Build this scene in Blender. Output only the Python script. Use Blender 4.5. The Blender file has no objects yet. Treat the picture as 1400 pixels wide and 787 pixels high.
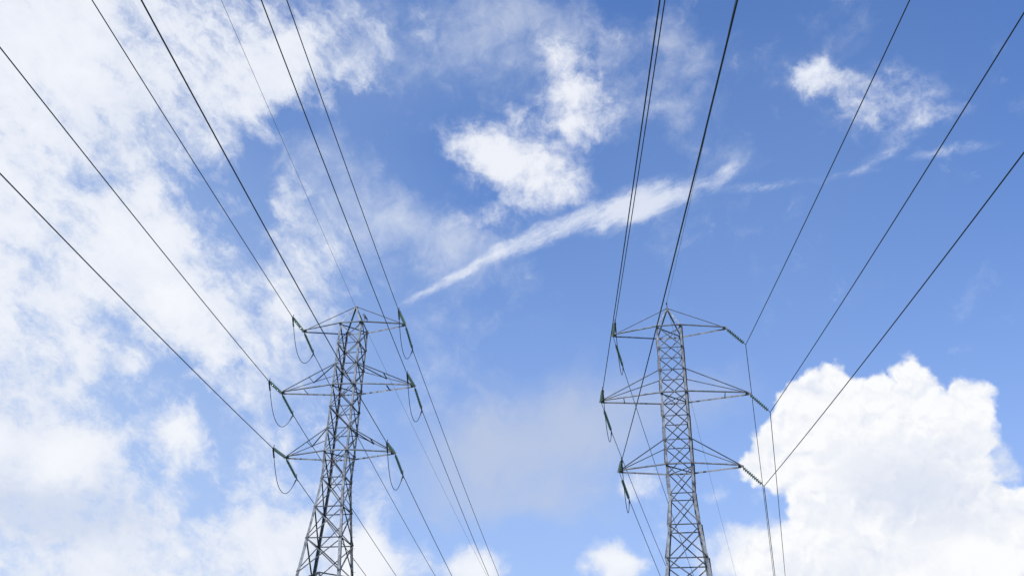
import bpy, bmesh, math, random
from math import radians as RAD, sin, cos, pi
from mathutils import Vector, Matrix

random.seed(7)
scene = bpy.context.scene
COL = scene.collection

# ------------------------------------------------------------------ camera
PITCH, ROLL = 0.52896, 0.016867          # tilt above the horizon, slight roll (radians)
cam_data = bpy.data.cameras.new("camera")
cam_data.sensor_fit = 'HORIZONTAL'
cam_data.sensor_width = 36.0
cam_data.lens = 36.0 * 1260.77 / 1400.0
cam_data.clip_start = 0.1
cam_data.clip_end = 20000.0
cam = bpy.data.objects.new("camera", cam_data)
COL.objects.link(cam)
_right, _up, _fwd = Vector((1, 0, 0)), Vector((0, -sin(PITCH), cos(PITCH))), Vector((0, cos(PITCH), sin(PITCH)))
_r = cos(ROLL) * _right + sin(ROLL) * _up
_u = cos(ROLL) * _up - sin(ROLL) * _right
cam.matrix_world = Matrix(((_r.x, _u.x, -_fwd.x, 0), (_r.y, _u.y, -_fwd.y, 0), (_r.z, _u.z, -_fwd.z, 1.6), (0, 0, 0, 1)))
scene.camera = cam

# ------------------------------------------------------------------ sun direction
SUN_EL, SUN_AZ = RAD(52.0), RAD(218.0)    # azimuth clockwise from +Y: behind the viewer, to the left
SUN_DIR = Vector((sin(SUN_AZ) * cos(SUN_EL), cos(SUN_AZ) * cos(SUN_EL), sin(SUN_EL)))
sun_data = bpy.data.lights.new("sun", 'SUN')
sun_data.energy = 4.8
sun_data.angle = RAD(0.53)
sun_data.color = (1.0, 0.97, 0.925)
sun = bpy.data.objects.new("sun", sun_data)
COL.objects.link(sun)
sun.rotation_euler = (-SUN_DIR).to_track_quat('-Z', 'Y').to_euler()
sun.location = SUN_DIR * 300

# ------------------------------------------------------------------ exposure
scene.view_settings.view_transform = 'Standard'
scene.view_settings.look = 'None'
scene.view_settings.exposure = 0.0
scene.view_settings.gamma = 1.0
scene.view_settings.use_curve_mapping = False
scene.cycles.use_adaptive_sampling = True
scene.cycles.adaptive_threshold = 0.01
scene.cycles.adaptive_min_samples = 12
scene.cycles.max_bounces = 6
scene.cycles.transmission_bounces = 8

# ------------------------------------------------------------------ world: physical sky with procedural clouds
SKY_STRENGTH = 0.15
world = bpy.data.worlds.new("World")
scene.world = world
world.use_nodes = True
WN, WL = world.node_tree.nodes, world.node_tree.links
WN.clear()


def plug(sock, v):
    if isinstance(v, bpy.types.NodeSocket):
        WL.new(v, sock)
    elif isinstance(v, (tuple, list, Vector)):
        sock.default_value = tuple(v) if len(v) == len(sock.default_value) else tuple(v) + (1.0,)
    else:
        sock.default_value = v


def m(op, a, b=None, c=None, clamp=False):
    n = WN.new('ShaderNodeMath'); n.operation = op; n.use_clamp = clamp
    plug(n.inputs[0], a)
    if b is not None: plug(n.inputs[1], b)
    if c is not None: plug(n.inputs[2], c)
    return n.outputs[0]


def add(a, b): return m('ADD', a, b)
def sub(a, b): return m('SUBTRACT', a, b)
def mul(a, b): return m('MULTIPLY', a, b)


def vm(op, a, b=None, s=None):
    n = WN.new('ShaderNodeVectorMath'); n.operation = op
    plug(n.inputs[0], a)
    if b is not None: plug(n.inputs[1], b)
    if s is not None: plug(n.inputs['Scale'], s)
    return n.outputs['Value'] if op in ('LENGTH', 'DOT_PRODUCT') else n.outputs['Vector']


def step(x, lo, hi, a=0.0, b=1.0):
    n = WN.new('ShaderNodeMapRange'); n.interpolation_type = 'SMOOTHSTEP'
    plug(n.inputs[0], x)
    for i, v in enumerate((lo, hi, a, b)): plug(n.inputs[1 + i], v)
    return n.outputs[0]


def noise(vec, scale, detail=6, rough=0.55, lac=2.0, dist=0.0, color=False):
    n = WN.new('ShaderNodeTexNoise'); n.noise_dimensions = '3D'
    plug(n.inputs['Vector'], vec)
    for k, v in (('Scale', scale), ('Detail', detail), ('Roughness', rough), ('Lacunarity', lac), ('Distortion', dist)):
        n.inputs[k].default_value = v
    return n.outputs['Color'] if color else n.outputs[0]


def mixc(f, a, b):
    n = WN.new('ShaderNodeMix'); n.data_type = 'RGBA'
    plug(n.inputs[0], f); plug(n.inputs[6], a); plug(n.inputs[7], b)
    return n.outputs[2]


def sky_dir(az, el):
    az, el = RAD(az), RAD(el)
    return Vector((sin(az) * cos(el), cos(az) * cos(el), sin(el)))


def sky_frame(az, el, tilt):
    """local frame on the sky sphere: x east (turned by tilt), y up, z outward"""
    c = sky_dir(az, el)
    east = Vector((cos(RAD(az)), -sin(RAD(az)), 0))
    up = c.cross(east) * -1
    up = east.cross(c) * -1 if up.z < 0 else up
    x = east * cos(RAD(tilt)) + up * sin(RAD(tilt))
    y = up * cos(RAD(tilt)) - east * sin(RAD(tilt))
    z = x.cross(y)
    return c, Matrix((x, y, z)).transposed()


def radius2(vec, az, el, w, h, tilt):
    """squared normalised distance from the middle of an elliptic patch of sky (1 on its rim)"""
    c, mat = sky_frame(az, el, tilt)
    a = vm('DOT_PRODUCT', vec, mat.col[0] / RAD(w))
    b = vm('DOT_PRODUCT', vec, mat.col[1] / RAD(h))
    return m('MULTIPLY_ADD', a, a, m('MULTIPLY', b, b))


def patches(vec, spec):
    """sum of soft elliptic patches (az, el, half width, half height, tilt, weight)"""
    tot = None
    for az, el, w, h, t, k in spec:
        f = m('SUBTRACT', 1.0, radius2(vec, az, el, w, h, t), clamp=True)
        f = m('MULTIPLY', f, f)
        tot = m('MULTIPLY', f, k) if tot is None else m('MULTIPLY_ADD', f, k, tot)
    return tot


def bodies(vec, spec, smooth=0.005):
    """union of elliptic bodies as an approximate signed distance in radians"""
    tot = None
    for az, el, w, h, t, k in spec:
        r = RAD(min(w, h))
        v = m('MULTIPLY_ADD', m('SQRT', radius2(vec, az, el, w, h, t)), -r, r)
        tot = v if tot is None else m('SMOOTH_MAX', tot, v, smooth)
    return tot


def oriented(vec, az, el, tilt, sx, sy):
    """direction vector turned into a patch's frame and scaled: stretched noise coordinates"""
    c, mat = sky_frame(az, el, tilt)
    n = WN.new('ShaderNodeMapping'); n.vector_type = 'TEXTURE'
    plug(n.inputs['Vector'], vec)
    n.inputs['Rotation'].default_value = mat.to_euler('XYZ')
    n.inputs['Scale'].default_value = (sx, sy, 1.0)
    return n.outputs[0]


tc = WN.new('ShaderNodeTexCoord')
D = vm('NORMALIZE', tc.outputs['Generated'])
sky = WN.new('ShaderNodeTexSky')
sky.sky_type = 'NISHITA'
sky.sun_disc = False
sky.sun_elevation = SUN_EL
sky.sun_rotation = SUN_AZ
sky.altitude = 0.0
sky.air_density = 1.0
sky.dust_density = 0.0
sky.ozone_density = 6.0

def over(base, alpha, value, tint=(1.0, 1.0, 1.0)):
    """lay a cloud layer (brightness value, colour tint) over what is behind it"""
    c = vm('SCALE', tint, s=mul(value, 1.0 / SKY_STRENGTH))
    return mixc(alpha, base, c)


def over2(base, alpha, shade, lit, dim):
    """cloud layer whose colour runs from sunlit to shaded as shade goes from 0 to 1"""
    k = 1.0 / SKY_STRENGTH
    return mixc(alpha, base, mixc(m('ADD', shade, 0.0, clamp=True), Vector(lit) * k, Vector(dim) * k))


# clear air: the physical sky, cooler as the photograph's white balance has it, paler low down
col = vm('MULTIPLY', sky.outputs[0], (0.87, 1.095, 1.41))
sep = WN.new('ShaderNodeSeparateXYZ')
WL.new(D, sep.inputs[0])
HZ = sep.outputs['Z']
col = over(col, step(HZ, 0.62, 0.0, 0.0, 0.85), 1.0, (0.47, 0.57, 0.78))

# slow and fine turbulence that ragged edges share
W1 = vm('SUBTRACT', noise(D, 9.0, 3, 0.55, color=True), (0.5, 0.5, 0.5))
W2 = vm('SUBTRACT', noise(D, 34.0, 4, 0.6, color=True), (0.5, 0.5, 0.5))
DS = vm('ADD', D, vm('SCALE', W2, s=0.022))
DW = vm('ADD', DS, vm('SCALE', W1, s=0.07))
n1 = noise(DW, 14.0, 8, 0.62)
n6 = noise(DS, 40.0, 7, 0.62)

# thin veils over the upper middle of the sky
n2 = noise(oriented(DW, 0, 30, -40, 1.0, 2.2), 26.0, 7, 0.6)
v = patches(D, [
    (-11.53, 45.26, 14.17, 5.43, 9.18, 0.6), (-0.36, 45.55, 8.64, 5.58, 40.18, 0.45), (8.78, 43.18, 4.68, 7.47, 55.58, 0.55),
    (13.73, 44.46, 3.41, 3.35, -8.76, 0.5), (14.74, 39.61, 3.87, 5.18, -8.55, 0.35), (-4.38, 33.05, 7.68, 3.62, -11.66, 0.75),
    (-12.26, 35.56, 5.7, 7.53, 8.18, 0.5), (19.77, 37.17, 7.42, 2.59, 9.54, 0.25), (-5.09, 28.02, 7.22, 5.43, 3.37, 0.35),
    (-14.6, 24.53, 5.57, 11.42, 7.16, 0.55), (30.18, 42.59, 3.38, 1.96, -20.49, 0.12), (35.62, 36.17, 1.38, 1.16, -21.84, 0.6),
    (30.95, 28.48, 4.34, 3.65, -14.88, 0.12), (-6.67, 22.54, 5.34, 7.1, 3.53, 0.35), (30.57, 25.65, 2.87, 2.42, -13.25, 0.15),
    (-13.85, 35.36, 6.53, 6.62, 9.1, 0.35), (12.25, 32.76, 7.03, 3.12, -5.72, 0.25), (24.84, 42.65, 5.94, 3.24, -16.43, 0.3)])
veil = add(v, mul(sub(add(mul(n1, 0.5), add(mul(n2, 0.3), mul(n6, 0.2))), 0.5), 3.0))
col = over(col, step(veil, 0.15, 1.35, 0.0, 0.62), 0.92, (0.88, 0.92, 1.0))

# milky haze behind the deck
hz = patches(D, [
    (-30.07, 28.22, 13.9, 21.19, 16.39, 0.36), (-21.46, 14.41, 16.1, 11.18, 6.59, 0.24), (-14.71, 31.22, 11.25, 18.61, 8.74, 0.15),
    (-6.54, 44.86, 13.1, 6.78, 5.56, 0.12), (1.06, 29.11, 34.07, 21.8, 0.45, 0.1), (24.55, 37.6, 22.33, 15.86, -14.57, 0.07)])
col = over(col, m('MINIMUM', hz, 0.6), 1.0, (0.62, 0.76, 0.95))

# broken deck on the left
n3 = noise(oriented(DW, -20, 30, -48, 1.7, 1.0), 13.0, 9, 0.64)
n4 = noise(oriented(DS, -20, 30, -35, 1.9, 1.0), 46.0, 6, 0.64)
v = patches(DW, [
    (-31.51, 28.69, 14.89, 29.02, 17.48, 0.95), (-27.23, 41.43, 13.61, 7.62, 19.8, 0.55), (-19.34, 40.65, 4.13, 6.37, -59.08, 0.7),
    (-26.65, 17.72, 9.48, 5.18, 9.74, 0.25), (-20.69, 26.76, 5.93, 7.08, 72.35, 0.3), (-20.42, 19.26, 3.06, 3.27, 81.71, 0.2),
    (-19.87, 12.58, 13.52, 5.13, 5.48, 0.75), (-34.89, 39.03, 7.79, 6.91, 24.75, 0.3), (-11.78, 17.82, 6.84, 8.54, 4.62, 0.5),
    (-14.49, 29.9, 5.2, 8.43, 8.33, 0.5), (-15.2, 14.2, 4.91, 3.27, 4.78, 0.3), (-14.33, 44.05, 5.97, 3.77, 11.02, 0.45),
    (-17.56, 35.26, 4.22, 3.06, -19.68, 0.45), (-19.63, 32.47, 2.55, 1.92, 42.52, -0.6), (-19.47, 35.59, 2.51, 1.94, 12.62, -0.5),
    (-29.21, 32.52, 3.36, 1.44, 1.3, -0.3), (-23.23, 33.31, 2.41, 1.28, -6.94, -0.15), (-29.36, 41.46, 2.28, 2.37, 21.43, -0.25),
    (-25.25, 25.06, 3.95, 1.64, -14.26, -0.5), (-21.98, 22.43, 2.96, 1.7, 25.8, -0.75), (-22.7, 18.12, 2.07, 2.28, -50.05, -0.3),
    (-18.5, 20.57, 2.33, 1.44, -27.41, -0.4), (-18.27, 15.97, 3.31, 1.59, -18.57, -0.45), (-17.39, 26.83, 1.69, 2.62, 9.05, -0.45),
    (-15.79, 42.55, 2.12, 2.53, 11.78, -0.45), (-29.77, 24.51, 3.27, 1.61, 3.29, -0.3), (-29.15, 19.7, 3.17, 1.4, 28.68, -0.3),
    (-25.2, 15.14, 2.89, 1.2, 18.91, -0.2), (-15.44, 18.36, 3.33, 2.97, 5.95, 0.3), (-18.32, 26.7, 2.93, 3.48, 9.47, 0.3),
    (-25.06, 29.42, 3.55, 2.1, -7.49, 0.2), (-18.93, 29.7, 2.51, 2.62, 10.65, -0.2), (-24.4, 30.43, 5.17, 3.81, -7.42, 0.4),
    (-24.94, 25.55, 7.76, 3.36, 12.39, 0.2), (-15.75, 25.72, 2.98, 4.83, 7.97, 0.2), (-15.5, 35.58, 3.88, 5.26, 10.15, -0.15),
    (-24.35, 14.86, 3.28, 1.4, 18.43, -0.2), (-23.43, 19.46, 1.34, 2.49, 20.02, -0.25), (-30.93, 28.21, 2.55, 1.21, -5.43, -0.2),
    (-16.89, 19.06, 1.65, 1.27, 6.65, -0.25)])
deck = add(v, mul(m('MULTIPLY', v, 3.0, clamp=True), add(mul(sub(n3, 0.5), 2.1), add(mul(sub(n4, 0.5), 1.4), mul(sub(n6, 0.5), 0.8)))))
wisp = mul(m('MINIMUM', hz, 0.5), 2.0)
wisp = add(wisp, add(mul(sub(n4, 0.5), 2.4), mul(sub(n6, 0.5), 1.2)))
col = over(col, mul(step(wisp, 0.45, 1.45, 0.0, 0.55), m('MULTIPLY', hz, 3.0, clamp=True)), 0.95, (0.84, 0.89, 1.0))
thick = patches(D, [
    (-27.05, 14.88, 7.19, 3.08, 3.14, 0.75), (-27.08, 36.32, 6.61, 3.71, 17.87, 0.25), (-27.87, 20.76, 4.37, 2.42, 11.68, 0.1),
    (-23.4, 14.18, 5.97, 2.37, 7.07, 0.3)])
col = over2(col, step(deck, 0.08, 1.0, 0.0, 0.95), add(sub(0.5, step(deck, 0.5, 1.5, 0.0, 0.5)), mul(thick, add(0.6, mul(n3, 0.8)))),
            (0.91, 0.935, 0.99), (0.66, 0.73, 0.88))

# firmer heaps inside the deck
DH = vm('ADD', DS, vm('SCALE', W1, s=0.025))
v = patches(DH, [
    (-26.32, 17.98, 4.59, 3.2, 9.73, 0.95), (-27.56, 16.77, 3.57, 2.36, 9.62, 0.4), (-20.68, 20.07, 2.13, 2.25, 81.89, 0.95),
    (-19.71, 18.3, 2.01, 2.49, 71.07, 0.6), (-21.09, 26.48, 3.19, 3.91, 82.3, 0.85), (-19.16, 23.94, 3.09, 2.58, 9.04, 0.65),
    (-17.24, 22.24, 2.5, 2.15, 7.7, 0.5), (-15.74, 17.48, 3.11, 2.52, 5.82, 0.6), (-17.32, 14.22, 4.41, 2.23, 5.35, 0.7),
    (-23.0, 12.47, 7.42, 1.94, 6.24, 0.6), (-31.02, 25.87, 4.28, 2.42, 15.79, 0.4), (-18.64, 41.21, 3.08, 3.64, -48.95, 0.6),
    (-26.67, 28.63, 3.48, 2.08, -7.09, 0.3), (-23.75, 27.95, 3.18, 1.7, 2.0, 0.35), (-25.22, 38.52, 3.5, 2.52, -14.63, 0.3),
    (-13.03, 20.31, 2.57, 3.46, 5.57, 0.35), (-11.56, 16.14, 2.97, 2.53, 4.21, 0.45), (-28.74, 21.0, 3.95, 2.01, 34.66, 0.35),
    (-14.81, 25.84, 2.58, 2.64, 7.56, 0.25), (-24.32, 23.1, 3.52, 2.07, 0.4, 0.3), (-23.96, 43.1, 3.2, 2.02, 17.86, 0.3),
    (-23.86, 27.49, 4.44, 2.5, -19.13, 0.45), (-28.05, 31.75, 3.06, 1.65, -15.97, 0.25), (-23.04, 30.71, 2.87, 1.68, -28.81, 0.35),
    (-30.06, 35.07, 2.59, 1.43, -13.62, 0.3), (-20.79, 37.76, 2.07, 1.7, 14.08, 0.3), (-28.41, 19.84, 2.52, 1.2, 11.47, 0.3),
    (-13.14, 14.77, 2.5, 1.66, 4.36, 0.5)])
hp = add(v, add(mul(sub(n6, 0.5), 1.0), add(mul(sub(n1, 0.5), 1.0), mul(sub(n4, 0.5), 0.6))))
col = over2(col, step(hp, 0.2, 1.0, 0.0, 0.92), step(hp, 1.3, 0.3), (0.925, 0.945, 0.99), (0.78, 0.83, 0.94))

# grey translucent sheet low in the middle
v = patches(DW, [
    (0.66, 20.13, 11.63, 5.94, 0.72, 0.8), (5.01, 22.56, 9.42, 4.44, 13.91, 0.6), (-3.53, 18.28, 8.42, 4.34, 2.06, 0.45),
    (12.21, 22.73, 6.1, 2.62, 6.26, 0.55), (3.01, 17.1, 7.95, 2.58, 0.06, 0.3)])
gs = add(v, add(mul(sub(n1, 0.5), 1.2), mul(sub(n2, 0.5), 0.4)))
col = over(col, step(gs, 0.0, 1.35, 0.0, 0.74), 0.63, (0.87, 0.97, 1.19))

# long streak, fraying into fibres along its length
DK = vm('ADD', vm('ADD', D, vm('SCALE', W2, s=0.012)), vm('SCALE', W1, s=0.02))
v = patches(DK, [
    (-2.17, 31.92, 5.9, 0.59, 30.11, 0.55), (2.66, 33.65, 5.43, 1.09, 24.5, 0.8), (8.15, 34.84, 4.9, 1.8, 13.4, 0.82),
    (11.19, 35.45, 4.39, 1.69, 8.59, 0.68), (14.52, 36.11, 3.22, 0.88, 16.85, 0.42), (16.78, 36.81, 2.33, 0.88, 29.98, 0.22),
    (-6.01, 29.92, 3.83, 0.5, 31.08, 0.38), (18.64, 35.37, 3.57, 0.52, -3.85, 0.42), (31.1, 34.9, 3.65, 0.53, -9.17, 0.48),
    (24.66, 34.99, 3.16, 0.47, -0.95, 0.34), (27.33, 35.79, 3.07, 0.67, 16.74, 0.36), (-4.75, 30.54, 5.43, 1.18, 28.44, 0.22)])
n5 = noise(oriented(DK, 5, 34, 24, 3.2, 1.0), 52.0, 8, 0.68)
st = add(v, mul(m('MULTIPLY', v, 3.0, clamp=True), add(mul(sub(n5, 0.5), 2.0), add(mul(sub(n6, 0.5), 0.7), mul(sub(n1, 0.5), 0.6)))))
col = over2(col, step(st, 0.03, 1.2, 0.0, 0.78), step(add(st, n5), 2.0, 0.7), (0.87, 0.905, 0.98), (0.68, 0.75, 0.91))

# ragged cloud above the streak and the small puffs
v = patches(DS, [
    (-3.19, 38.95, 3.58, 2.45, -16.88, 0.85), (0.13, 37.48, 5.64, 2.68, -9.04, 0.95), (3.8, 36.57, 3.83, 2.01, -21.18, 0.6),
    (5.49, 40.96, 3.16, 3.32, 37.27, 0.9), (4.43, 43.04, 2.88, 2.71, 27.53, 0.75), (2.63, 44.62, 2.2, 1.92, -0.91, 0.4),
    (1.54, 39.49, 4.71, 3.32, -0.03, 0.8), (3.12, 39.83, 0.98, 0.71, -20.76, -0.4), (-0.66, 35.22, 4.07, 1.35, 1.34, 0.35),
    (-5.41, 39.28, 2.01, 1.55, 4.39, 0.3), (23.58, 41.01, 2.46, 1.92, -4.64, 1.0), (25.85, 39.55, 3.64, 1.8, -36.38, 0.6),
    (29.48, 38.92, 3.78, 1.91, -48.74, 0.55), (31.03, 36.91, 2.55, 0.89, -2.32, 0.5), (27.11, 37.68, 5.59, 2.4, -36.91, 0.4),
    (-12.56, 42.57, 3.02, 2.56, 9.53, 0.5), (-8.46, 45.35, 2.6, 2.52, 6.97, 0.4), (6.49, 45.23, 4.79, 2.96, -3.68, 0.3),
    (-2.29, 34.5, 6.79, 2.03, 2.26, 0.36), (10.34, 40.91, 3.06, 3.04, -5.85, 0.2)])
pf = add(v, mul(m('MULTIPLY', v, 2.5, clamp=True), add(mul(sub(n6, 0.5), 2.3), mul(sub(n1, 0.5), 1.2))))
col = over2(col, step(pf, 0.05, 1.5, 0.0, 0.93), step(pf, 1.4, 0.2), (0.91, 0.93, 0.985), (0.76, 0.81, 0.93))

# soft cumulus along the bottom
v = patches(DW, [
    (6.53, 13.49, 2.8, 1.99, -0.6, 1.2), (8.57, 18.1, 2.57, 1.97, -31.83, 0.5), (-8.75, 14.84, 2.36, 4.61, 3.2, 0.7),
    (-5.98, 13.72, 6.03, 2.7, 2.35, 0.6), (-1.95, 13.64, 2.61, 2.5, 1.39, 0.85), (-10.34, 13.3, 5.48, 2.88, 3.34, 0.55),
    (13.92, 13.51, 4.59, 2.41, 7.37, 0.9), (15.76, 14.65, 3.27, 1.84, -3.12, 0.6), (12.99, 16.86, 1.69, 1.26, -2.86, 0.4),
    (9.71, 14.89, 2.56, 1.67, -1.57, 0.3), (23.51, 41.15, 2.21, 1.76, 0.62, 0.85)])
bt = add(v, add(mul(sub(n6, 0.5), 0.9), mul(sub(n1, 0.5), 0.9)))
col = over2(col, step(bt, 0.2, 0.85, 0.0, 0.95), step(bt, 1.3, 0.3), (0.93, 0.95, 0.99), (0.74, 0.80, 0.93))

# the big cumulus on the right: crisp cauliflower rim, softly modelled body
E1 = vm('SUBTRACT', noise(D, 32.0, 2, 0.5, color=True), (0.5, 0.5, 0.5))
E2 = vm('SUBTRACT', noise(D, 95.0, 2, 0.5, color=True), (0.5, 0.5, 0.5))
DC = vm('ADD', vm('ADD', D, vm('SCALE', E1, s=0.024)), vm('SCALE', E2, s=0.011))
sd = bodies(DC, [
    (20.08, 22.48, 1.87, 1.79, -6.94, 1.0), (18.79, 21.97, 1.64, 1.79, -6.25, 1.0), (21.14, 21.5, 2.4, 2.53, -7.05, 1.0),
    (23.56, 21.75, 1.64, 1.58, -8.15, 1.0), (25.54, 22.9, 0.84, 1.08, -31.32, 1.0), (25.99, 21.91, 0.98, 1.07, -9.26, 1.0),
    (25.13, 21.2, 1.9, 1.85, -8.58, 1.0), (28.37, 21.12, 1.23, 1.45, -9.94, 1.0), (28.99, 21.22, 0.79, 0.96, -10.27, 1.0),
    (27.03, 19.7, 2.21, 2.01, -8.7, 1.0), (18.02, 19.91, 2.14, 2.54, -5.33, 1.0), (16.76, 18.83, 1.74, 1.52, -4.57, 1.0),
    (21.83, 18.29, 5.09, 3.7, -6.15, 1.0), (24.47, 17.19, 4.14, 3.61, -6.63, 1.0), (20.03, 15.19, 3.14, 2.83, -4.46, 1.0),
    (25.67, 13.72, 5.43, 3.67, -5.48, 1.0), (19.66, 13.01, 5.84, 2.77, -3.62, 1.0), (16.05, 13.61, 2.46, 1.4, 6.9, 1.0),
    (21.11, 23.77, 0.65, 0.55, -7.83, 1.0), (25.73, 23.71, 0.42, 0.78, -1.28, 1.0), (25.19, 23.2, 0.61, 0.75, -9.45, 1.0),
    (29.49, 21.63, 0.47, 0.68, -10.69, 1.0), (29.36, 14.48, 2.52, 1.73, -18.16, 1.0), (26.57, 11.93, 4.23, 2.07, -4.88, 1.0),
    (15.44, 18.84, 0.75, 0.68, -4.11, 1.0), (16.63, 20.45, 0.83, 0.85, -4.97, 1.0), (18.27, 21.51, 1.4, 1.62, -5.9, 1.0),
    (16.94, 20.09, 1.41, 1.36, -4.98, 1.0)])
n7 = noise(DC, 150.0, 4, 0.6)
soft = add(sd, add(mul(sub(n7, 0.5), 0.004), mul(sub(n6, 0.5), 0.005)))
inner = step(soft, 0.0, 0.06)


def billows(vec):
    """rounded puffs with creases between them, at two sizes"""
    a = m('ABSOLUTE', sub(noise(vec, 20.0, 2, 0.5), 0.5))
    b = m('ABSOLUTE', sub(noise(vec, 52.0, 3, 0.55), 0.5))
    return add(a, mul(b, 0.42))


rel = mul(sub(billows(vm('ADD', DC, (-0.004, -0.003, 0.006))), billows(DC)), -1.0)
rel = m('MINIMUM', m('MAXIMUM', mul(rel, sub(2.6, mul(inner, 2.1))), -0.22), 0.42)
shade = patches(DW, [
    (24.31, 16.41, 7.13, 4.79, -6.25, 0.48), (17.99, 12.71, 5.94, 1.59, -3.12, 0.35), (27.61, 18.81, 2.18, 1.99, -8.51, 0.1),
    (26.92, 12.65, 3.52, 1.51, -5.31, -0.3)])
sv = add(add(0.06, mul(inner, 0.06)), add(rel, mul(shade, add(0.45, mul(n1, 1.1)))))
col = over2(col, step(soft, -0.0022, 0.0050, 0.0, 0.985), sv, (0.985, 0.99, 1.0), (0.58, 0.66, 0.84))
# shreds around it
v = patches(DW, [
    (28.92, 18.62, 1.13, 1.86, 22.4, 0.55), (29.2, 17.2, 1.58, 1.36, -8.31, 0.6), (15.88, 20.51, 1.26, 1.71, -4.71, 0.6),
    (15.6, 16.72, 2.11, 1.23, 16.1, 0.4), (28.38, 23.59, 1.51, 0.72, 10.55, 0.3)])
sh = add(v, add(mul(sub(n6, 0.5), 1.3), mul(sub(n1, 0.5), 0.5)))
col = over(col, step(sh, 0.25, 1.05, 0.0, 0.8), 0.92, (0.92, 0.95, 1.0))


bg = WN.new('ShaderNodeBackground')
plug(bg.inputs['Color'], col)
bg.inputs['Strength'].default_value = SKY_STRENGTH
wo = WN.new('ShaderNodeOutputWorld')
WL.new(bg.outputs[0], wo.inputs[0])
world.cycles.sampling_method = 'MANUAL'
world.cycles.sample_map_resolution = 512


# ------------------------------------------------------------------ materials
def material(name, base, rough=0.6, metallic=0.0, vary=0.0, scale=3.0, dark=None, bump=0.0, bars=0.0, **extra):
    mt = bpy.data.materials.new(name); mt.use_nodes = True
    nt = mt.node_tree; p = nt.nodes['Principled BSDF']
    p.inputs['Base Color'].default_value = (*base, 1); p.inputs['Roughness'].default_value = rough
    p.inputs['Metallic'].default_value = metallic
    for k, v in extra.items(): p.inputs[k.replace('_', ' ')].default_value = v
    if vary:
        t = nt.nodes.new('ShaderNodeTexCoord')
        n = nt.nodes.new('ShaderNodeTexNoise'); n.inputs['Scale'].default_value = scale
        n.inputs['Detail'].default_value = 8; n.inputs['Roughness'].default_value = 0.65
        nt.links.new(t.outputs['Object'], n.inputs['Vector'])
        r = nt.nodes.new('ShaderNodeValToRGB')
        lo = dark or tuple(c * (1 - vary) for c in base)
        r.color_ramp.elements[0].position, r.color_ramp.elements[1].position = 0.32, 0.68
        r.color_ramp.elements[0].color = (*lo, 1)
        r.color_ramp.elements[1].color = (*[min(1, c * (1 + vary)) for c in base], 1)
        nt.links.new(n.outputs[0], r.inputs[0]); tone = r.outputs[0]
        if bars:      # every bar left the zinc bath a little different; some joints bleed rust
            oi = nt.nodes.new('ShaderNodeObjectInfo'); mr = nt.nodes.new('ShaderNodeMapRange')
            mr.inputs[3].default_value, mr.inputs[4].default_value = 1 - bars, 1 + bars
            nt.links.new(oi.outputs['Random'], mr.inputs[0])
            sc = nt.nodes.new('ShaderNodeVectorMath'); sc.operation = 'SCALE'
            nt.links.new(tone, sc.inputs[0]); nt.links.new(mr.outputs[0], sc.inputs['Scale'])
            n2 = nt.nodes.new('ShaderNodeTexNoise'); n2.inputs['Scale'].default_value = 0.9; n2.inputs['Detail'].default_value = 9
            nt.links.new(t.outputs['Object'], n2.inputs['Vector'])
            m2 = nt.nodes.new('ShaderNodeMapRange')
            for i_, v_ in enumerate((0.64, 0.78, 0.0, 0.30)): m2.inputs[1 + i_].default_value = v_
            nt.links.new(n2.outputs[0], m2.inputs[0])
            mx = nt.nodes.new('ShaderNodeMix'); mx.data_type = 'RGBA'
            nt.links.new(m2.outputs[0], mx.inputs[0]); nt.links.new(sc.outputs[0], mx.inputs[6]); mx.inputs[7].default_value = (0.11, 0.07, 0.045, 1)
            tone = mx.outputs[2]
        nt.links.new(tone, p.inputs['Base Color'])
        if bump:
            b = nt.nodes.new('ShaderNodeBump'); b.inputs['Strength'].default_value = bump
            nt.links.new(n.outputs[0], b.inputs['Height']); nt.links.new(b.outputs[0], p.inputs['Normal'])
    return mt


STEEL = material('weathered_galvanised_steel', (0.195, 0.207, 0.224), 0.6, 0.15, 0.45, 2.6, (0.05, 0.05, 0.053), bars=0.3)
BRACE = material('dull_galvanised_steel', (0.085, 0.09, 0.10), 0.65, 0.1, 0.55, 2.2, (0.03, 0.031, 0.034), bars=0.45)
IRON = material('dark_forged_iron', (0.05, 0.052, 0.056), 0.55, 0.4, 0.3, 9.0)
GLASS = material('toughened_green_glass', (0.27, 0.41, 0.37), 0.12, 0.0, Transmission_Weight=0.45, IOR=1.5)
CABLE = material('oxidised_aluminium_cable', (0.032, 0.035, 0.042), 0.55, 0.2)
CONCRETE = material('cast_concrete', (0.36, 0.35, 0.33), 0.9, 0.0, 0.25, 4.0, bump=0.2)
FEATHER = material('black_feathers', (0.012, 0.012, 0.015), 0.5)
HORN = material('dark_horn', (0.03, 0.028, 0.025), 0.4)
GRASS = material('mown_grass', (0.065, 0.10, 0.035), 0.95, 0.0, 0.45, 0.35, bump=0.6)


# ------------------------------------------------------------------ builders
def mesh_obj(name, bm, mats, parent=None):
    me = bpy.data.meshes.new(name)
    bmesh.ops.recalc_face_normals(bm, faces=bm.faces)
    bm.to_mesh(me); bm.free()
    for mt in (mats if isinstance(mats, (list, tuple)) else [mats]): me.materials.append(mt)
    o = bpy.data.objects.new(name, me); COL.objects.link(o)
    if parent: o.parent = parent
    return o


def empty(name, loc=(0, 0, 0), parent=None):
    o = bpy.data.objects.new(name, None); COL.objects.link(o)
    o.location = loc; o.empty_display_size = 0.3
    if parent: o.parent = parent
    return o


def tag(o, label, cat, group=None):
    o['label'] = label; o['category'] = cat
    if group: o['group'] = group
    return o


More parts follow.
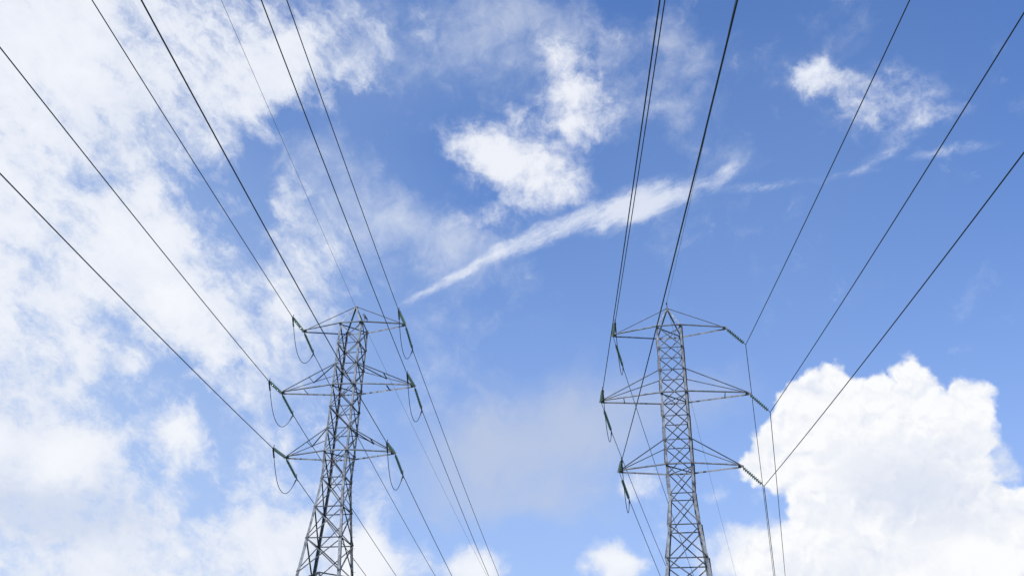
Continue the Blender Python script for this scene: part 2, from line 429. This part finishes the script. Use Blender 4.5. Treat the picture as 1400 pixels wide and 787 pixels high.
def prism(bm, a, b, prof, u, v):
    """extrude the closed profile (list of (x, y) along u, v) from a to b"""
    ra = [bm.verts.new(a + u * x + v * y) for x, y in prof]
    rb = [bm.verts.new(b + u * x + v * y) for x, y in prof]
    n = len(prof)
    for i in range(n): bm.faces.new((ra[i], ra[(i + 1) % n], rb[(i + 1) % n], rb[i]))
    bm.faces.new(ra[::-1]); bm.faces.new(rb)


def angle_bar(bm, a, b, w, t, uh, vh, off=0.0):
    """rolled steel angle: heel on the line a-b, one flange along uh, the other along vh"""
    a, b = Vector(a), Vector(b); d = (b - a).normalized()
    u = Vector(uh); u = (u - d * u.dot(d)).normalized()
    v = d.cross(u)
    if v.dot(Vector(vh)) < 0: v = -v
    o = v * off
    prism(bm, a + o, b + o, [(0, 0), (w, 0), (w, t), (t, t), (t, w), (0, w)], u, v)


def flat_bar(bm, a, b, w, t, uh):
    a, b = Vector(a), Vector(b); d = (b - a).normalized()
    u = Vector(uh); u = (u - d * u.dot(d)).normalized(); v = d.cross(u)
    prism(bm, a, b, [(-w / 2, -t / 2), (w / 2, -t / 2), (w / 2, t / 2), (-w / 2, t / 2)], u, v)


def tube(bm, pts, rad, seg=8, cap=True):
    """swept round tube; rad a number or one radius per point"""
    pts = [Vector(p) for p in pts]; rings = []
    ref = None
    for i, p in enumerate(pts):
        d = (pts[min(i + 1, len(pts) - 1)] - pts[max(i - 1, 0)]).normalized()
        if ref is None: ref = d.orthogonal().normalized()
        ref = (ref - d * ref.dot(d)).normalized(); w = d.cross(ref)
        r = rad[i] if isinstance(rad, (list, tuple)) else rad
        rings.append([bm.verts.new(p + (ref * cos(2 * pi * k / seg) + w * sin(2 * pi * k / seg)) * r) for k in range(seg)])
    for A, B in zip(rings, rings[1:]):
        for k in range(seg):
            f = bm.faces.new((A[k], A[(k + 1) % seg], B[(k + 1) % seg], B[k])); f.smooth = True
    if cap: bm.faces.new(rings[0][::-1]); bm.faces.new(rings[-1])


def lathe(bm, prof, seg=16, mat=0):
    rings = [[bm.verts.new((r * cos(2 * pi * k / seg), r * sin(2 * pi * k / seg), z)) for k in range(seg)] for r, z in prof]
    for A, B in zip(rings, rings[1:]):
        for k in range(seg):
            f = bm.faces.new((A[k], A[(k + 1) % seg], B[(k + 1) % seg], B[k])); f.smooth = True; f.material_index = mat
    for r in (rings[0][::-1], rings[-1]):
        f = bm.faces.new(r); f.material_index = mat


def box(bm, c, s, mat=0):
    r = bmesh.ops.create_cube(bm, size=1.0, matrix=Matrix.Translation(c) @ Matrix.Diagonal((*s, 1)))
    for f in {f for vv in r['verts'] for f in vv.link_faces}: f.material_index = mat


# ------------------------------------------------------------------ ground
bm = bmesh.new()
bmesh.ops.create_grid(bm, x_segments=60, y_segments=60, size=6000)
for vv in bm.verts:
    d = Vector((vv.co.x, vv.co.y - 60)).length
    if d > 250: vv.co.z = 5.0 * sin(vv.co.x * 0.0021) * sin(vv.co.y * 0.0017 + 1.0) * min(1, (d - 250) / 900) - 1.0 * min(1, (d - 250) / 900)
ground = mesh_obj('ground', bm, GRASS); ground['kind'] = 'structure'; ground['label'] = 'mown grass ground under the power lines'

# ------------------------------------------------------------------ lattice pylons
def lerp(a, b, t): return a + (b - a) * t


class Pylon:
    def __init__(self, name, loc, yaw, z, hw, arms, label, struts, base_hw, spire):
        self.z, self.hwz, self.arms = z, hw, arms
        self.root = root = empty(name, loc); root.rotation_euler = (0, 0, -yaw)
        tag(root, label, 'pylon', 'lattice transmission pylons')
        zt, zm, zl, zw, z1, z2 = z[1:7]
        lev = [lerp(zt, zm, i / 3) for i in range(3)] + [lerp(zm, zl, i / 3) for i in range(3)] + [zl, zw, z1, z2]
        low = z2 - 2.42
        lev += [low, low - 3.2, low - 7.0, low - 11.2, 0.35]
        self.keys = list(zip([zt, zm, zl, zw, z1, z2, 0.0], list(hw) + [base_hw]))
        self.lev = lev
        # legs: rolled angles, heel on the corner, with splice plates at the joints
        for sx in (-1, 1):
            for sy in (-1, 1):
                bm = bmesh.new()
                for i, (a, b) in enumerate(zip(lev, lev[1:])):
                    w = 0.15 if a > zl else (0.18 if a > z2 else 0.21)
                    A, B = self.corner(sx, sy, a), self.corner(sx, sy, b)
                    angle_bar(bm, A, B + (B - A).normalized() * (-0.001), w, 0.016, (-sx, 0, 0), (0, -sy, 0))
                for zz in (lev[6], lev[7], lev[8], lev[9], lev[10]):
                    up = 0.30
                    A, B = self.corner(sx, sy, zz + up), self.corner(sx, sy, zz - up)
                    n = Vector((sx, sy, 0)) * 0.011
                    angle_bar(bm, A + n, B + n, 0.20, 0.010, (-sx, 0, 0), (0, -sy, 0))
                leg = mesh_obj('leg', bm, STEEL, root)
                bm = bmesh.new(); c = self.corner(sx, sy, 0.0)
                lathe(bm, [(0.55, -0.6), (0.55, 0.28), (0.50, 0.36), (0.02, 0.36)], 20)
                ft = mesh_obj('concrete_footing', bm, CONCRETE, leg); ft.location = c
        # bracing of the four faces: crossed diagonals, horizontal struts, gusset plates at the joints
        gus = {}
        for fi, (nx, ny) in enumerate(((0, -1), (0, 1), (-1, 0), (1, 0))):
            nrm = Vector((nx, ny, 0)); tx = Vector((-ny, nx, 0))
            face = empty('lattice_face', parent=root)
            for zz in lev[:-1]:
                h = self.hw(zz)
                for sg in (-1, 1):
                    c = nrm * (h + 0.006) + tx * sg * (h - 0.10) + Vector((0, 0, zz))
                    if fi not in gus:
                        bm = bmesh.new()
                        flat_bar(bm, Vector((0, 0, 0.13)), Vector((0, 0, -0.13)), 0.19, 0.010, tx)
                        gus[fi] = o = mesh_obj('gusset_plate', bm, BRACE, face)
                    else:
                        o = gus[fi].copy(); COL.objects.link(o); o.parent = face
                    o.location = c

            def brace(p, q, w, uh, vh, name='diagonal_brace'):
                bm = bmesh.new(); angle_bar(bm, p, q, w, 0.009, uh, vh); mesh_obj(name, bm, BRACE, face)

            for i, (a, b) in enumerate(zip(lev, lev[1:])):
                ha, hb = self.hw(a), self.hw(b)
                w = 0.075 if a > zw - .1 else (0.085 if a > low else 0.11)
                P = lambda sg, h, zz, e: nrm * (h + e) + tx * sg * (h - 0.06) + Vector((0, 0, zz))
                if i < 10:
                    sg = 1 if ny == 1 else -1     # the bar that falls to the right lies outside, its ledge turned out
                    vy = Vector((0, -1, 0)) if nx == 0 else nrm
                    o1, o2 = (-.022, .016) if ny == 1 else (.016, -.022)
                    brace(P(sg, ha, a - .03, o1), P(-sg, hb, b + .03, o1), w, (0, 0, 1), vy)
                    brace(P(-sg, ha, a - .03, o2), P(sg, hb, b + .03, o2), w, (0, 0, -1), -vy)
                else:
                    top_ = nrm * (ha - .022) + Vector((0, 0, a)); am = nrm * (ha - .034) + Vector((0, 0, a)); hm = self.hw((a + b) / 2)
                    for sg in (-1, 1):
                        brace(P(sg, hb, b, -.022), top_ + tx * sg * .02, w, (0, 0, -1), -nrm)
                        lm = lerp(P(sg, hb, b, -.034), am, 0.5)
                        brace(P(sg, hm, (a + b) / 2, -.036), lm, .06, (0, 0, -1), -nrm)
                        brace(P(sg, ha, a - .1, -.046), lm, .06, (0, 0, -1), -nrm)
                if i in (0, 3, 6, 10): continue  # crossarm chords and the diamond stand in for struts there
                brace(P(-1, ha, a, -.036), P(1, ha, a, -.036), w, (0, 0, 1), -nrm if ny == 1 else nrm, 'horizontal_strut')
        # plan bracing at the crossarms and the diamond below the waist
        for zz in (zt, zm, zl):
            h = self.hw(zz) - .05; bm = bmesh.new()
            angle_bar(bm, (-h, -h, zz - .03), (h, h, zz - .03), .065, .008, (0, 0, -1), (1, -1, 0))
            mesh_obj('plan_brace', bm, BRACE, root); bm = bmesh.new()
            angle_bar(bm, (-h, h, zz - .12), (h, -h, zz - .12), .065, .008, (0, 0, -1), (1, 1, 0))
            mesh_obj('plan_brace', bm, BRACE, root)
        h = self.hw(low) - .03
        for p, q in (((-h, 0), (0, -h)), ((0, -h), (h, 0)), ((h, 0), (0, h)), ((0, h), (-h, 0))):
            bm = bmesh.new(); angle_bar(bm, (*p, low - .10), (*q, low - .10), .09, .010, (0, 0, 1), (0, -1, 0))
            mesh_obj('plan_brace', bm, BRACE, root)
        # earth wire peak
        bm = bmesh.new(); h = self.hw(zt)
        ap = Vector((0, 0, z[0]))
        for sx in (-1, 1):
            for sy in (-1, 1):
                angle_bar(bm, (sx * h, sy * h, zt), ap + Vector((sx * .05, sy * .05, 0)), .11, .012, (-sx, 0, 0), (0, -sy, 0))
        box(bm, ap + Vector((0, 0, -0.02)), (.24, .24, .10))
        pk = mesh_obj('peak', bm, STEEL, root)
        bm = bmesh.new()
        tube(bm, [ap + Vector((0.05, 0, -.07)), ap + Vector((.16, .05, -.35))], .02, 6)
        box(bm, ap + Vector((.18, .06, -.42)), (.07, .22, .14))
        mesh_obj('earth_clamp', bm, IRON, pk)
        if spire:
            bm = bmesh.new()
            tube(bm, [ap + Vector((0, 0, .03)), ap + Vector((0, 0, .30)), ap + Vector((0, 0, .46))], [.022, .02, .018], 8)
            box(bm, ap + Vector((0, 0, .50)), (.10, .22, .10))
            mesh_obj('spire', bm, IRON, pk)
        # crossarms
        for k, zz in enumerate((zt, zm, zl)):
            for s in (-1, 1): self.arm(s, k, zz, lev, struts)
        # climbing bolts on the far right leg
        bm0 = None
        zz = lev[4]; i = 0
        while zz > 3.0:
            c = self.corner(1, 1, zz)
            d = Vector((0.17, 0, 0)) if i % 2 else Vector((0, 0.17, 0))
            n = Vector((-.05, .0, 0)) if i % 2 == 0 else Vector((0, -.05, 0))
            if bm0 is None:
                bm = bmesh.new(); tube(bm, [(0, 0, 0), (.165, 0, 0), (.17, 0, 0)], [.011, .011, .022], 6)
                bm0 = mesh_obj('step_bolt', bm, IRON, root); o = bm0
            else:
                o = bm0.copy(); COL.objects.link(o); o.parent = root
            o.location = c + n; o.rotation_euler = (0, 0, 0 if i % 2 else pi / 2)
            zz -= 0.42; i += 1

    def hw(self, zz):
        for (a, wa), (b, wb) in zip(self.keys, self.keys[1:]):
            if zz >= b: return lerp(wa, wb, (a - zz) / (a - b))
        return self.keys[-1][1]

    def corner(self, sx, sy, zz):
        h = self.hw(zz); return Vector((sx * h, sy * h, zz))

    def arm(self, s, k, zz, lev, struts):
        root = self.root; L = self.arms[k]; h = self.hw(zz); tip = Vector((s * L, 0, zz))
        bm = bmesh.new()
        box(bm, tip + Vector((-s * .10, 0, -.01)), (.34, .10, .15))
        flat_bar(bm, tip + Vector((-s * .02, 0, .02)), tip + Vector((s * .14, 0, -.05)), .14, .03, (0, 0, 1))
        arm = mesh_obj('crossarm', bm, STEEL, root)
        C = {}
        for sy in (-1, 1):
            a = Vector((-s * h * .0 + s * (h - .12), sy * (h + .014), zz)); b = tip + Vector((-s * .05, sy * .06, 0)); C[sy] = (a, b)
            bm = bmesh.new(); angle_bar(bm, a, b, .12, .012, (0, 0, -sy), (0, sy, 0))
            mesh_obj('chord', bm, STEEL, arm)
        if s == 1:                # the chords run on across the body
            for sy in (-1, 1):
                bm = bmesh.new()
                angle_bar(bm, (-(h - .12), sy * (h + .030), zz - .01), (h - .12, sy * (h + .030), zz - .01), .12, .012, (0, 0, -sy), (0, sy, 0))
                mesh_obj('body_chord', bm, STEEL, arm)
        T = {}
        if k == 0:
            bm = bmesh.new(); angle_bar(bm, Vector((s * .08, 0, self.z[0] - .04)), tip + Vector((-s * .18, 0, .06)), .065, .008, (0, -1, 0), (0, 0, 1))
            mesh_obj('tie_rod', bm, BRACE, arm)
        else:
            zu = lev[2] if k == 1 else lev[5]
            hu = self.hw(zu)
            for sy in (-1, 1):
                a = Vector((s * (hu + .01), sy * (hu - .02), zu)); b = tip + Vector((-s * .16, sy * .05, .07)); T[sy] = (a, b)
                bm = bmesh.new(); angle_bar(bm, a, b, .08 if sy < 0 else .065, .008, (0, -1, 0), (0, 0, 1))
                mesh_obj('tie_rod', bm, BRACE, arm)
        if k in struts.get('chord', ()):
            bm = bmesh.new(); f = .55 if struts['style'] == 'L' else .62
            angle_bar(bm, lerp(*C[-1], f) + Vector((0, .02, -.03)), lerp(*C[1], f) + Vector((0, -.02, -.03)), .07, .008, (0, 0, -1), (s, 0, 0))
            mesh_obj('arm_strut', bm, BRACE, arm)
        if k in struts.get('tie', ()):
            bm = bmesh.new(); f = .48
            angle_bar(bm, lerp(*T[-1], f), lerp(*T[1], f), .06, .008, (0, 0, -1), (s, 0, 0))
            mesh_obj('arm_strut', bm, BRACE, arm); bm = bmesh.new()
            angle_bar(bm, lerp(*T[1], f) + Vector((0, 0, -.02)), T[-1][0] + Vector((0, .03, -.05)), .06, .008, (0, 0, -1), (s, 0, 0))
            mesh_obj('arm_strut', bm, BRACE, arm)

    def tip(self, k, s):
        e = Matrix.Rotation(self.root.rotation_euler.z, 4, 'Z') @ Vector((s * self.arms[k], 0, self.z[k + 1]))
        return self.root.location + e


left = Pylon('lattice_pylon', (-13.028, 67.697, 0), 0.16638, [39.063, 37.083, 31.569, 26.079, 24.008, 21.726, 19.376],
             [.933, .935, .945, .905, 1.104, 1.343], [4.371, 5.51, 4.356],
             'left lattice pylon with jumper loops under all six arm tips, a bird on top',
             {'style': 'L', 'chord': (1,), 'tie': (1, 2)}, 3.30, False)
right = Pylon('lattice_pylon', (12.575, 65.193, 0), 0.18195, [38.0, 35.908, 30.234, 24.566, 22.425, 20.109, 17.716],
              [.985, .995, .995, .930, 1.137, 1.428], [4.468, 5.614, 4.462],
              'right lattice pylon with a spike on its peak and swung insulators on one side',
              {'style': 'R', 'chord': (1,)}, 3.30, True)
PYLON = {'L': left, 'R': right}

# ------------------------------------------------------------------ glass insulator strings
def disc_mesh():
    bm = bmesh.new()
    lathe(bm, [(.012, .080), (.048, .077), (.056, .045), (.056, .02), (.03, .012)], 12, 1)      # iron cap
    lathe(bm, [(.05, .022), (.080, .014), (.108, -.010), (.116, -.028), (.108, -.034), (.102, -.016), (.10, -.040), (.088, -.016),
               (.07, -.038), (.055, -.014), (.03, -.02)], 18, 0)                                # ribbed glass shell
    lathe(bm, [(.013, .012), (.013, -.092)], 8, 1)                                              # pin
    me = bpy.data.meshes.new('glass_disc')
    bmesh.ops.recalc_face_normals(bm, faces=bm.faces); bm.to_mesh(me); bm.free()
    me.materials.append(GLASS); me.materials.append(IRON)
    return me


DISC = disc_mesh()
PITCH_DISC = 0.165


def string(a, b, lead, label, clamp):
    """one insulator string from the crossarm at a to the conductor clamp at b; lead = length of the link before the glass"""
    a, b = Vector(a), Vector(b); d = (b - a); L = d.length
    root = empty('insulator_string', a)
    q = d.to_track_quat('Z', 'Y')
    if clamp == 'strain':
        x = d.cross(Vector((0, 0, 1))).normalized(); z = d.normalized(); y = z.cross(x)
        q = Matrix((x, y, z)).transposed().to_quaternion()
    root.rotation_euler = q.to_euler()
    tag(root, label, 'insulator', 'green glass insulator strings')
    n = int((L - lead - 0.22) / PITCH_DISC)
    p = (L - lead - 0.22) / n
    bm = bmesh.new()
    tube(bm, [(0, 0, -.05), (0, 0, lead)], .020, 6)
    for zz in (.02, lead - .06): box(bm, (0, 0, zz), (.07, .03, .12))
    mesh_obj('link', bm, IRON, root)
    for i in range(n):
        o = bpy.data.objects.new('glass_disc', DISC); COL.objects.link(o); o.parent = root
        o.location = (0, 0, lead + p * (i + .5)); o.rotation_euler = (pi, 0, 0)
        if clamp == 'hang': o.scale = (1.3, 1.3, 1.0)     # wider sheds on the suspension strings
    bm = bmesh.new()
    if clamp == 'strain':
        tube(bm, [(0, 0, L - .24), (0, 0, L - .05), (0, 0, L + .35)], [.03, .05, .028], 8)
        box(bm, (0, 0, L - .12), (.05, .16, .16))
        tube(bm, [(0, 0, L - .02), (0, -.10, L - .10), (0, -.30, L - .18)], [.035, .035, .03], 8)
    else:
        tube(bm, [(0, 0, L - .25), (0, 0, L)], .022, 6)
    mesh_obj('clamp', bm, IRON, root)
    return root


# per phase: near span (azimuth, slope, curvature, string length, string slope, clamp point) and far span
W = {
    ('L', 0, -1): ([0.05126, 0.0877, 0.00026, 3.39006, 0.15632, -17.51004, 65.07617, 36.55543], [0.21498, 0.26631, 0.0007, 2.58416, 0.35247, -16.82108, 70.78996, 36.19114]),
    ('L', 1, -1): ([0.04997, 0.09136, 0.00037, 3.38569, 0.15717, -18.62888, 65.26937, 31.0388], [0.21677, 0.24188, 0.00069, 2.7312, 0.31309, -17.90299, 71.14676, 30.72754]),
    ('L', 2, -1): ([0.04926, 0.09578, 0.00038, 3.35359, 0.15356, -17.48708, 65.10794, 25.56607], [0.2142, 0.22016, 0.00074, 2.59544, 0.34354, -16.80442, 70.80599, 25.20482]),
    ('L', 0, 1): ([0.0513, 0.07726, 0.00035, 3.40701, 0.15482, -8.89021, 63.61099, 36.55784], [0.20798, 0.31985, 0.00075, 2.59412, 0.45091, -8.23547, 69.25735, 35.95275]),
    ('L', 1, 1): ([0.05592, 0.06047, 0.00034, 3.5087, 0.17708, -7.78724, 63.33574, 30.95066], [0.20759, 0.30434, 0.00077, 2.6269, 0.41329, -7.09838, 69.13825, 30.51371]),
    ('L', 2, 1): ([0.05058, 0.08461, 0.0004, 3.41449, 0.1491, -8.90289, 63.60298, 25.5718], [0.20752, 0.268, 0.0008, 2.58813, 0.37971, -8.23692, 69.32748, 25.11972]),
    ('R', 0, -1): ([0.05436, 0.13762, 0.00031, 3.21809, 0.1667, 8.00921, 62.83272, 35.37369], [0.30666, 0.23763, 0.00078, 4.05768, 0.23724, 9.37222, 69.76154, 34.954]),
    ('R', 1, -1): ([0.05555, 0.14395, 0.0003, 3.23163, 0.14384, 6.87607, 63.01572, 29.77109], [0.30237, 0.18316, 0.00078, 3.90694, 0.25669, 8.17894, 69.81654, 29.24244]),
    ('R', 2, -1): ([0.05715, 0.13303, 0.00041, 3.24592, 0.10655, 8.00231, 62.77834, 24.22123], [0.30068, 0.1864, 0.0008, 3.91912, 0.24827, 9.31181, 69.6291, 23.60341]),
    ('L', 3, 0): ([0.04899, 0.05773, 0.00006, 0, 0, -13.02803, 67.69666, 38.95], [0.2202, 0.24578, 0.00041, 0, 0, -13.02803, 67.69666, 38.95]),
    ('R', 3, 0): ([0.05099, 0.04625, 0.00031, 0, 0, 12.57539, 65.19314, 38.5], [0.29407, 0.18, 0.00064, 0, 0, 12.57539, 65.19314, 38.5]),
    ('R', 0, 1): ([0.05032, 0.08405, 0.00034, 0, 0, 18.29051, 64.14105, 34.32941], [0.2748, 0.14808, 0.0006, 0, 0, 18.29051, 64.14105, 34.32941]),
    ('R', 1, 1): ([0.05106, 0.08428, 0.0004, 0, 0, 19.42616, 63.93228, 28.62841], [0.2747, 0.12511, 0.00059, 0, 0, 19.42616, 63.93228, 28.62841]),
    ('R', 2, 1): ([0.05096, 0.08035, 0.0004, 0, 0, 18.32266, 64.13541, 22.99986], [0.27617, 0.14567, 0.0006, 0, 0, 18.32266, 64.13541, 22.99986]),
}
LEVEL = ('top', 'middle', 'bottom')
SIDE = {-1: 'left', 1: 'right'}
PN = {'L': 'left pylon', 'R': 'right pylon'}


def span(q, way, length):
    A = Vector(q[5:8]); d = Vector((sin(q[0]), cos(q[0]), 0)) * way
    n = int(length / 2.5)
    return [A + d * (s * length / n) + Vector((0, 0, -q[1] * (s * length / n) + q[2] * (s * length / n) ** 2)) for s in range(n + 1)]


def cable(name, pts, r, label, cat, group):
    bm = bmesh.new(); tube(bm, pts, r, 6)
    return tag(mesh_obj(name, bm, CABLE), label, cat, group)


def jumper(qn, qf, label, drop=2.05):
    """slack loop that carries the current past the crossarm, from one strain clamp to the other"""
    a, b = Vector(qn[5:8]), Vector(qf[5:8])
    a0 = a + Vector((0, 0, -.05)); b0 = b + Vector((0, -.12, -.16))
    pts = []
    for i in range(41):
        t = i / 40
        s = 1 - abs(2 * t ** 1.5 - 1) ** 2.2
        p = a0.lerp(b0, lerp(t, t * t, .55)); p.z -= drop * s
        pts.append(p)
    root = empty('jumper_loop', a); tag(root, label, 'cable', 'jumper loops under the crossarms')
    bm = bmesh.new(); tube(bm, [p - a for p in pts], .026, 6); mesh_obj('loop_cable', bm, CABLE, root)
    bm = bmesh.new()
    P = [p - a for p in pts[:7:2]]
    tube(bm, P[:3], .036, 8)
    for k in range(5):
        c = P[0].lerp(P[3], (k + .5) / 5) if False else P[0] + (P[3] - P[0]) * ((k + .5) / 5)
        lx = (P[3] - P[0]).normalized()
        tube(bm, [c - lx * .055, c + lx * .055], .062, 8)
    mesh_obj('terminal', bm, IRON, root)
    bm = bmesh.new(); P = [p - a for p in pts[-3:]]
    tube(bm, P, [.03, .05, .055], 8); mesh_obj('terminal', bm, IRON, root)


for (T, k, s), (qn, qf) in W.items():
    py = PN[T]
    if k == 3:
        pts = span(qn, -1, 150)[::-1] + span(qf, 1, 260)[1:]
        cable('earth_wire', pts, .011, 'thin pale earth wire running over the peak of the ' + py, 'earth wire', 'thin earth wires on the pylon peaks')
        continue
    arm = '%s %s crossarm of the %s' % (LEVEL[k], SIDE[s], py)
    tp = PYLON[T].tip(k, s)
    if T == 'R' and s == 1:
        P = Vector(qn[5:8])
        string(tp + Vector((0, 0, -.06)), P, .12, 'swung-out glass insulator hanging from the ' + arm, 'hang')
        pts = span(qn, -1, 150)[::-1] + span(qf, 1, 240)[1:]
        cable('conductor', pts, .027, 'unbroken black conductor held off the ' + arm, 'power line', 'conductors of the power lines')
        continue
    lead = .30
    string(tp, Vector(qn[5:8]), lead, 'glass strain insulator on the near side of the ' + arm, 'strain')
    string(tp, Vector(qf[5:8]), 1.25 if T == 'R' else lead, 'glass strain insulator on the far side of the ' + arm, 'strain')
    cable('conductor', span(qn, -1, 140), .027, 'black conductor running overhead from the ' + arm, 'power line', 'conductors of the power lines')
    cable('conductor', span(qf, 1, 250), .027, 'dark conductor descending beyond the ' + arm, 'power line', 'conductors of the power lines')
    jumper(qn, qf, 'slack jumper loop below the tip of the ' + arm)


# ------------------------------------------------------------------ bird perched on the left pylon
def make_bird(loc, rz):
    me = bpy.data.meshes.new('bird')
    # joint chain: tail, rump, breast, neck, head; plus folded wing bulges
    V_ = [(0, -.24, -.08), (0, -.13, .05), (0, -.04, .16), (0, .02, .27), (0, .05, .355), (0, .085, .40), (0, .13, .395)]
    E_ = [(i, i + 1) for i in range(6)]
    R_ = [(.028, .012), (.055, .045), (.085, .08), (.075, .075), (.05, .05), (.048, .048), (.022, .022)]
    me.from_pydata(V_, E_, [])
    o = bpy.data.objects.new('bird', me); COL.objects.link(o)
    sk = o.modifiers.new('skin', 'SKIN'); sub_ = o.modifiers.new('sub', 'SUBSURF'); sub_.levels = 2
    for v_, r_ in zip(me.skin_vertices[0].data, R_): v_.radius = r_
    me.skin_vertices[0].data[2].use_root = True
    dg = bpy.context.evaluated_depsgraph_get(); dg.update()
    me2 = bpy.data.meshes.new_from_object(o.evaluated_get(dg))
    o.modifiers.clear(); o.data = me2; me2.materials.clear(); me2.materials.append(FEATHER)
    for p_ in me2.polygons: p_.use_smooth = True
    bm = bmesh.new(); tube(bm, [(0, .135, .397), (0, .175, .39), (0, .215, .375)], [.018, .013, .003], 8); mesh_obj('beak', bm, HORN, o)
    for s in (-1, 1):
        bm = bmesh.new(); tube(bm, [(s * .035, -.03, .11), (s * .037, -.01, .05), (s * .037, -.012, 0.008)], [.016, .009, .008], 6)
        for a_ in (-.5, 0, .5): tube(bm, [(s * .037, -.012, .008), (s * .037 + .06 * sin(a_), -.012 + .06 * cos(a_), .006)], .006, 5)
        mesh_obj('leg', bm, HORN, o)
        bm = bmesh.new()
        ring = [(.0, .03, .26), (.02, -.01, .21), (.025, -.09, .10), (.012, -.18, -.01), (0, -.25, -.09)]
        tube(bm, [(s * (.072 + x * .4 - max(0, -y) * .16), y, z_) for x, y, z_ in ring], [.02, .045, .05, .03, .008], 8)
        mesh_obj('wing', bm, FEATHER, o)
    for s in (-1, 1):
        bm = bmesh.new(); bmesh.ops.create_uvsphere(bm, u_segments=8, v_segments=6, radius=.008, matrix=Matrix.Translation((s * .040, .105, .41)))
        mesh_obj('eye', bm, HORN, o)
    o.location = loc; o.rotation_euler = (0, 0, rz); o.scale = (1.3,) * 3
    tag(o, 'small black bird perched on the top crossarm of the left pylon beside its peak', 'bird')


R_ = Matrix.Rotation(left.root.rotation_euler.z, 4, 'Z')
make_bird(left.root.location + R_ @ Vector((1.22, -1.08, 37.083 + .118)), RAD(70))
